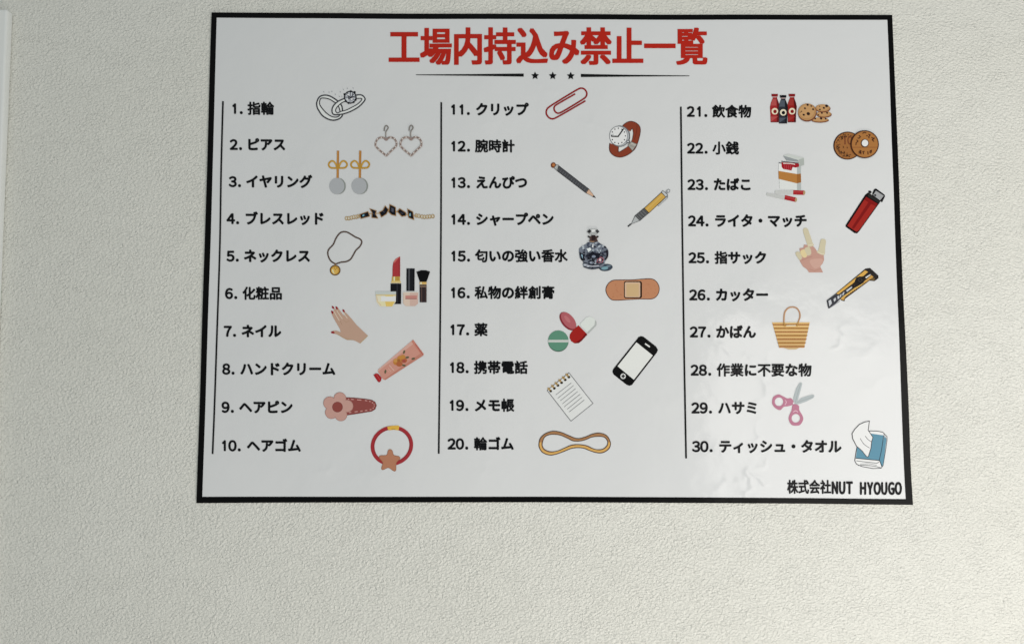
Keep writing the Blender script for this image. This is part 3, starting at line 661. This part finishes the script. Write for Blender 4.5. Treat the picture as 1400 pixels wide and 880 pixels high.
bottle(345, 0, '8a1e1c', '4d1414', '92302c', '781618', 'right red glass bottle with a round label')
bottle(168, 25, '2a2c33', '1a1b20', '4b525c', '121216', 'dark bottle between the two red bottles')
def cookie(cx, cy, rx, ry, chips, rot=0):
    pc = Pic('cookie_picture', 1045, 120, 14.74, 'chocolate chip cookie')
    pc.poly(ell(cx + 4, cy + 10, rx, ry, rot=rot, n=28), '6b3c2c').poly(ell(cx - 2, cy - 4, rx * .95, ry * .93, rot=rot, n=28), 'a87f54').poly(ell(cx - 8, cy - 12, rx * .78, ry * .74, rot=rot, n=22), 'b48c60')
    for x, y, r in chips: pc.poly(ell(x, y, r, r * .85, rot=30, n=7), '2a1c1a')
    pc.done()
cookie(1110, 660, 175, 48, [(1130, 632, 28), (1220, 638, 20), (1010, 632, 22)])
cookie(1190, 545, 150, 65, [(1145, 522, 22), (1250, 522, 22), (1075, 560, 15)])
cookie(1165, 425, 150, 78, [(1185, 422, 24), (1105, 455, 20), (1240, 382, 34), (1100, 390, 12)])
cookie(850, 505, 188, 182, [(857, 358, 26), (930, 385, 18), (805, 430, 22), (968, 450, 22), (872, 538, 38), (780, 560, 25), (735, 492, 14), (710, 510, 10)], rot=-10)

T = (1130, 170, 15.175)
def coin(cx, cy, rx, ry):
    pc = Pic('coin_picture', *T); return pc.poly(ell(cx, cy, rx, ry, n=40), '3a2018').poly(ell(cx + 3, cy, rx - 22, ry - 20, n=40), '956338')
pc = coin(420, 455, 292, 290); pc.label = 'bronze coin with the number 10, partly behind the holed coin'
pc.line([(345, 265), (365, 262), (368, 430)], 30, '70402a').line(ell(470, 345, 42, 78, n=18), 26, '70402a', closed=True)
for k in range(90):
    t = math.radians(rr.uniform(70, 290)); r = rr.uniform(165, 235)
    x = 420 + r * math.cos(t); y = 455 + r * math.sin(t)
    pc.line([(x, y), (x + rr.uniform(-28, 28), y + rr.uniform(-28, 28))], 11, rr.choice(['35201a', '4a2b1e', '2c211f']))
for x, y in ((410, 500), (330, 490), (350, 590)): pc.line([(x, y - 16), (x + 6, y + 16)], 12, '54301f')
pc.done()
pc = coin(768, 432, 292, 290); pc.label = 'bronze coin with a round hole'
pc.poly(ell(768, 432, 262, 260, n=36), '9f6c3c').line([(500, 495), (1035, 495)], 11, '7c4a2c')
for gl in ([(645, 250), (680, 275), (650, 310), (620, 300)], [(600, 340), (630, 370), (590, 400), (585, 450)], [(720, 210), (760, 185), (800, 200)], [(840, 225), (880, 240), (850, 280), (860, 310)], [(800, 250), (830, 265)], [(905, 290), (950, 310), (920, 340), (960, 380)], [(930, 340), (975, 300)],
           [(640, 590), (700, 570)], [(670, 550), (690, 640)], [(640, 620), (700, 600)], [(735, 575), (740, 640)], [(720, 590), (765, 580)], [(830, 580), (835, 645)], [(870, 570), (905, 560), (890, 620)], [(860, 600), (910, 590)]): pc.line(gl, 20, '43261c')
pc.sub('hole').poly(ell(768, 412, 84, 88, n=20), '4b3123').poly(ell(772, 408, 66, 70, n=20), 'dadbdb').sub().done()

T = (1040, 205, 11.43)
pc = Pic('cigarette_pack_picture', *T, 'open cigarette pack, white with an orange band')
pc.poly([(278, 205), (560, 260), (560, 632), (290, 612)], 'cfd1cf').poly([(560, 260), (622, 250), (625, 632), (560, 632)], 'a7acab')
pc.poly([(272, 332), (560, 382), (560, 528), (275, 458)], 'a9743c').poly([(560, 382), (622, 376), (626, 512), (560, 528)], '94602f')
pc.poly([(278, 205), (330, 200), (330, 290), (345, 310), (470, 330), (490, 280), (560, 285), (560, 380), (275, 332)], 'd5d6d5')
pc.sub('cigarette_filters').poly([(318, 200), (600, 205), (590, 270), (540, 282), (495, 272), (475, 328), (345, 302), (322, 270)], '951f28')
for x in (370, 400, 430, 460): pc.line([(x, 240), (x, 312)], 7, 'b04850')
pc.line([(345, 215), (470, 218), (530, 232)], 15, 'dcc8c2').line([(280, 205), (320, 215)], 14, '55585c').line([(320, 185), (590, 215)], 14, '4c4a50')
pc.sub('lid').poly([(345, 95), (430, 70), (665, 130), (672, 240), (598, 262), (580, 180)], 'bcc0bc').poly([(345, 95), (580, 165), (585, 190), (400, 172)], '8b9092').poly([(585, 160), (668, 130), (673, 240), (600, 262)], 'a4a9a4').sub().done()
for A_, B2, lab in (((500, 668), (672, 675), 'red tipped cigarette lying nearest the pack'), ((368, 745), (542, 785), 'red tipped cigarette lying below the other')):
    pc = Pic('cigarette_picture', *T, lab)
    ox = A_[0] - 500; oy = A_[1] - 668
    if ox == 0: pc.poly([(220, 640), (500, 640), (500, 700), (215, 690)], 'b9bab8')
    else: pc.poly([(90, 675), (370, 725), (360, 780), (85, 715)], 'b6b7b5')
    dx = B2[0] - A_[0]; dy = B2[1] - A_[1]; L = math.hypot(dx, dy); nx, ny = -dy / L * 34, dx / L * 34
    pc.poly([(A_[0] + nx, A_[1] + ny), (B2[0] + nx, B2[1] + ny), (B2[0] - nx, B2[1] - ny), (A_[0] - nx, A_[1] - ny)], '9b252b').line([(A_[0], A_[1] - 8), (B2[0] - 20, B2[1] - 8)], 8, 'b14a48')
    pc.poly(ell(B2[0], B2[1], 17, 34, rot=8, n=12), 'a58c68').done()

pc = Pic('lighter_picture', 1145, 250, 11.733, 'red disposable lighter with a metal hood')
pc.poly([(430, 200), (475, 165), (680, 290), (655, 335), (340, 775), (300, 818), (260, 810), (120, 710), (118, 685)], '120c0e')
pc.sub('lighter_body').poly([(445, 230), (630, 345), (330, 770), (290, 790), (145, 695)], '92251f').poly([(445, 230), (630, 345), (600, 385), (525, 345), (250, 745), (215, 725), (480, 320), (415, 275)], '741615')
pc.poly([(445, 230), (628, 345), (605, 378), (425, 262)], '7b1716')
pc.sub('lighter_head').poly([(475, 195), (500, 175), (665, 300), (640, 330), (470, 225)], '262524').poly(ell(505, 155, 28, 22, rot=20, n=10), '17161a')
pc.sub('metal_hood').poly([(545, 170), (570, 115), (600, 98), (740, 200), (745, 225), (700, 320), (660, 300), (545, 225)], '141416').poly([(600, 135), (725, 215), (665, 290), (555, 205)], '97989a').poly(ell(588, 207, 20, 14, rot=30, n=10), '1a1a1c').sub().done()

pc = Pic('finger_cot_hand_picture', 1078, 305, 11.73, 'hand wearing cream rubber finger cots')
pc.poly([(165, 600), (190, 560), (165, 410), (230, 395), (240, 350), (290, 355), (330, 385), (385, 375), (430, 430), (460, 490), (550, 510), (558, 590), (535, 650), (495, 700), (540, 795), (315, 795), (285, 745), (220, 700)], 'b48c80')
pc.poly([(330, 600), (530, 580), (500, 690), (400, 730)], 'bd988b', sm=True).line([(320, 740), (400, 770), (500, 740)], 7, 'a4796c').line([(200, 600), (300, 560), (370, 540)], 7, 'a0746a')
for sh_ in ([(225, 130), (235, 92), (265, 82), (298, 100), (340, 210), (375, 320), (395, 350), (380, 375), (310, 385), (290, 350), (255, 240)], [(500, 290), (520, 262), (560, 262), (588, 290), (575, 400), (572, 470), (560, 515), (510, 510), (440, 470), (470, 430)],
            [(245, 420), (310, 385), (345, 430), (350, 500), (310, 525), (275, 510)], [(175, 460), (235, 425), (260, 470), (285, 530), (250, 560), (210, 540)], [(100, 485), (150, 460), (185, 500), (205, 560), (175, 595), (140, 565)]):
    pc.sub('finger_cot').poly(sh_, 'bfb69c' if sh_[0][0] != 175 else 'cfbd92', sm=True)
pc.sub('finger_cot').line([(300, 362), (390, 345)], 14, 'cdc4ac').sub().line([(455, 465), (510, 500), (560, 500)], 14, 'cdc4ac')
pc.done()

pc = Pic('box_cutter_picture', 1120, 360, 12.57, 'yellow box cutter with black end cap and segmented blade')
pc.poly([(265, 520), (780, 95), (860, 85), (1000, 215), (1000, 260), (930, 310), (850, 300), (430, 610), (415, 655), (360, 640), (340, 610)], '241f1b')
pc.poly([(270, 525), (600, 262), (700, 180), (770, 125), (825, 150), (740, 225), (640, 240), (600, 290), (585, 330), (300, 548)], 'c59a4c')
pc.poly([(340, 610), (600, 420), (700, 370), (760, 310), (880, 205), (915, 240), (850, 290), (420, 590), (410, 635), (370, 630)], 'b98f4c')
for k in range(13): x = 440 + k * 33; y = 580 - k * 23; pc.line([(x, y), (x + 22, y - 30)], 8, '5d4524')
pc.line([(345, 610), (600, 430), (720, 360)], 10, 'd9b466')
pc.sub('end_cap').poly([(800, 100), (860, 88), (1000, 215), (1000, 260), (940, 305), (890, 290), (920, 240), (880, 200), (840, 190), (790, 240), (770, 220), (830, 150)], '262322').poly([(770, 245), (860, 190), (868, 205), (790, 262)], 'c9c9c6').poly([(880, 260), (935, 255), (930, 300), (870, 290)], '6a5536')
pc.sub('lock_wheel').poly(ell(680, 295, 82, 66, n=8), '191818').line(ell(685, 290, 34, 26, n=10), 9, '3e3835', closed=True)
pc.sub('blade').poly([(110, 640), (270, 520), (330, 545), (560, 375), (600, 385), (440, 520), (345, 615), (270, 690), (150, 780), (135, 770)], '34353b')
for q in ([(140, 645), (180, 625), (200, 690), (155, 745)], [(225, 620), (262, 590), (270, 630), (240, 665)], [(290, 570), (325, 555), (330, 600), (300, 620)], [(340, 545), (365, 525), (355, 580), (338, 590)], [(385, 510), (415, 490), (400, 545), (375, 555)], [(440, 470), (540, 400), (545, 425), (460, 495)]): pc.poly(q, 'b6b8bc')
pc.line([(180, 760), (340, 650)], 10, '8c8e94').poly(ell(568, 395, 16, n=8), '131316').sub().done()

pc = Pic('straw_bag_picture', 1045, 412, 12.06, 'striped straw handbag with one arched handle')
pc.line([(310, 400), (312, 260), (330, 170), (385, 110), (455, 95), (520, 115), (565, 180), (572, 260), (545, 340), (530, 410)], 26, 'a98468', sm=True).line([(322, 380), (324, 260), (342, 175), (392, 120), (455, 105)], 6, 'c8a88c', sm=True)
pc.poly([(115, 345), (735, 345), (640, 765), (232, 765)], 'd0ae74')
for k in range(7):
    y = 372 + k * 60; t0 = (y - 345) / 420; xl = lambda yy: 115 + 117 * (yy - 345) / 420; xr = lambda yy: 735 - 95 * (yy - 345) / 420
    ya, yb = y, y + 27
    pc.sub('woven_stripe').poly([(xl(ya), ya), (xr(ya), ya), (xr(yb), yb), (xl(yb), yb)], 'a3743c' if k % 2 else 'a67446').sub()
    for j in range(17):
        x = xl(y) + (xr(y) - xl(y)) * (j + rr.uniform(.2, .8)) / 17; pc.line([(x, y + 4), (x + 14, y + 14)], 8, '8a5e30')
pc.line([(330, 355), (520, 350)], 11, 'd8c8a0').line([(345, 402), (500, 400)], 12, 'e2d8c0').line([(305, 350), (325, 420)], 16, 'b08848').line([(545, 340), (520, 415)], 16, 'b08848').poly([(300, 765), (560, 765), (500, 792), (380, 792)], 'c0a67c')
pc.done()

pc = Pic('scissors_picture', 1045, 518, 12.57, 'open scissors with pink handles')
pc.sub('scissor_blade').poly([(470, 395), (490, 290), (530, 160), (580, 75), (610, 52), (635, 75), (615, 150), (590, 250), (545, 395), (515, 425)], 'a5acae').line([(515, 400), (560, 230), (605, 80)], 10, '949a9c')
pc.sub('scissor_blade').poly([(540, 385), (620, 320), (730, 285), (820, 262), (845, 285), (820, 325), (700, 385), (600, 420), (515, 440)], 'a5acae').line([(540, 400), (680, 350), (820, 300)], 10, '949a9c')
hl = [(120, 380), (145, 300), (230, 262), (300, 290), (380, 330), (440, 325), (485, 380), (470, 435), (390, 465), (320, 475), (260, 530), (180, 500), (130, 440)]
pc.sub('scissor_handle').poly(cat(hl), 'ad7287', holes=[ell(238, 388, 72, 74, n=24)]).line([(345, 360), (362, 395), (340, 440)], 12, 'cfaebb', sm=True)
hr = [(470, 440), (530, 430), (578, 460), (585, 530), (640, 630), (648, 700), (600, 780), (530, 798), (450, 780), (405, 700), (410, 630), (450, 540)]
pc.sub('scissor_handle').poly(cat(hr), 'ad7287', holes=[ell(525, 670, 72, 74, n=24)]).line([(480, 565), (520, 540), (560, 565)], 13, 'cfaebb', sm=True)
pc.sub().poly(ell(487, 412, 14, n=10), 'dcdcd6').done()

pc = Pic('tissue_pack_picture', 1155, 568, 11, 'blue tissue pack with a white tissue pulled out')
pc.poly([(345, 225), (470, 228), (545, 245), (605, 305), (608, 350), (590, 480), (545, 740), (515, 780), (400, 785), (230, 755), (150, 720), (125, 670), (140, 560), (160, 460)], 'd8d9d6', ol='35363a', ow=10)
pc.poly([(165, 450), (355, 262), (560, 290), (490, 665), (138, 632)], '578499').poly([(565, 300), (600, 350), (545, 730), (520, 760), (490, 670)], '578499').line([(558, 290), (525, 500), (488, 665)], 10, '2a3a44').line([(140, 632), (490, 665), (530, 755)], 11, '25282c')
pc.line([(145, 670), (300, 690), (450, 705), (485, 690)], 9, '55575b').line([(170, 740), (300, 735), (440, 755), (520, 775)], 9, '55575b').line([(200, 720), (330, 712), (450, 735)], 7, '7b7d80').line([(550, 250), (598, 345)], 7, '6f7174')
ts = [(345, 78), (325, 215), (350, 250), (395, 320), (375, 390), (365, 480), (325, 608), (300, 610), (230, 520), (150, 450), (95, 340), (85, 265), (130, 195), (200, 125), (280, 90)]
pc.sub('tissue').poly(ts, 'dbdad7', ol='3a3a3d', ow=11).line([(205, 335), (260, 420), (345, 480)], 8, '4a4a4e', sm=True).line([(280, 300), (320, 350), (370, 385)], 8, '4a4a4e', sm=True).sub().done()
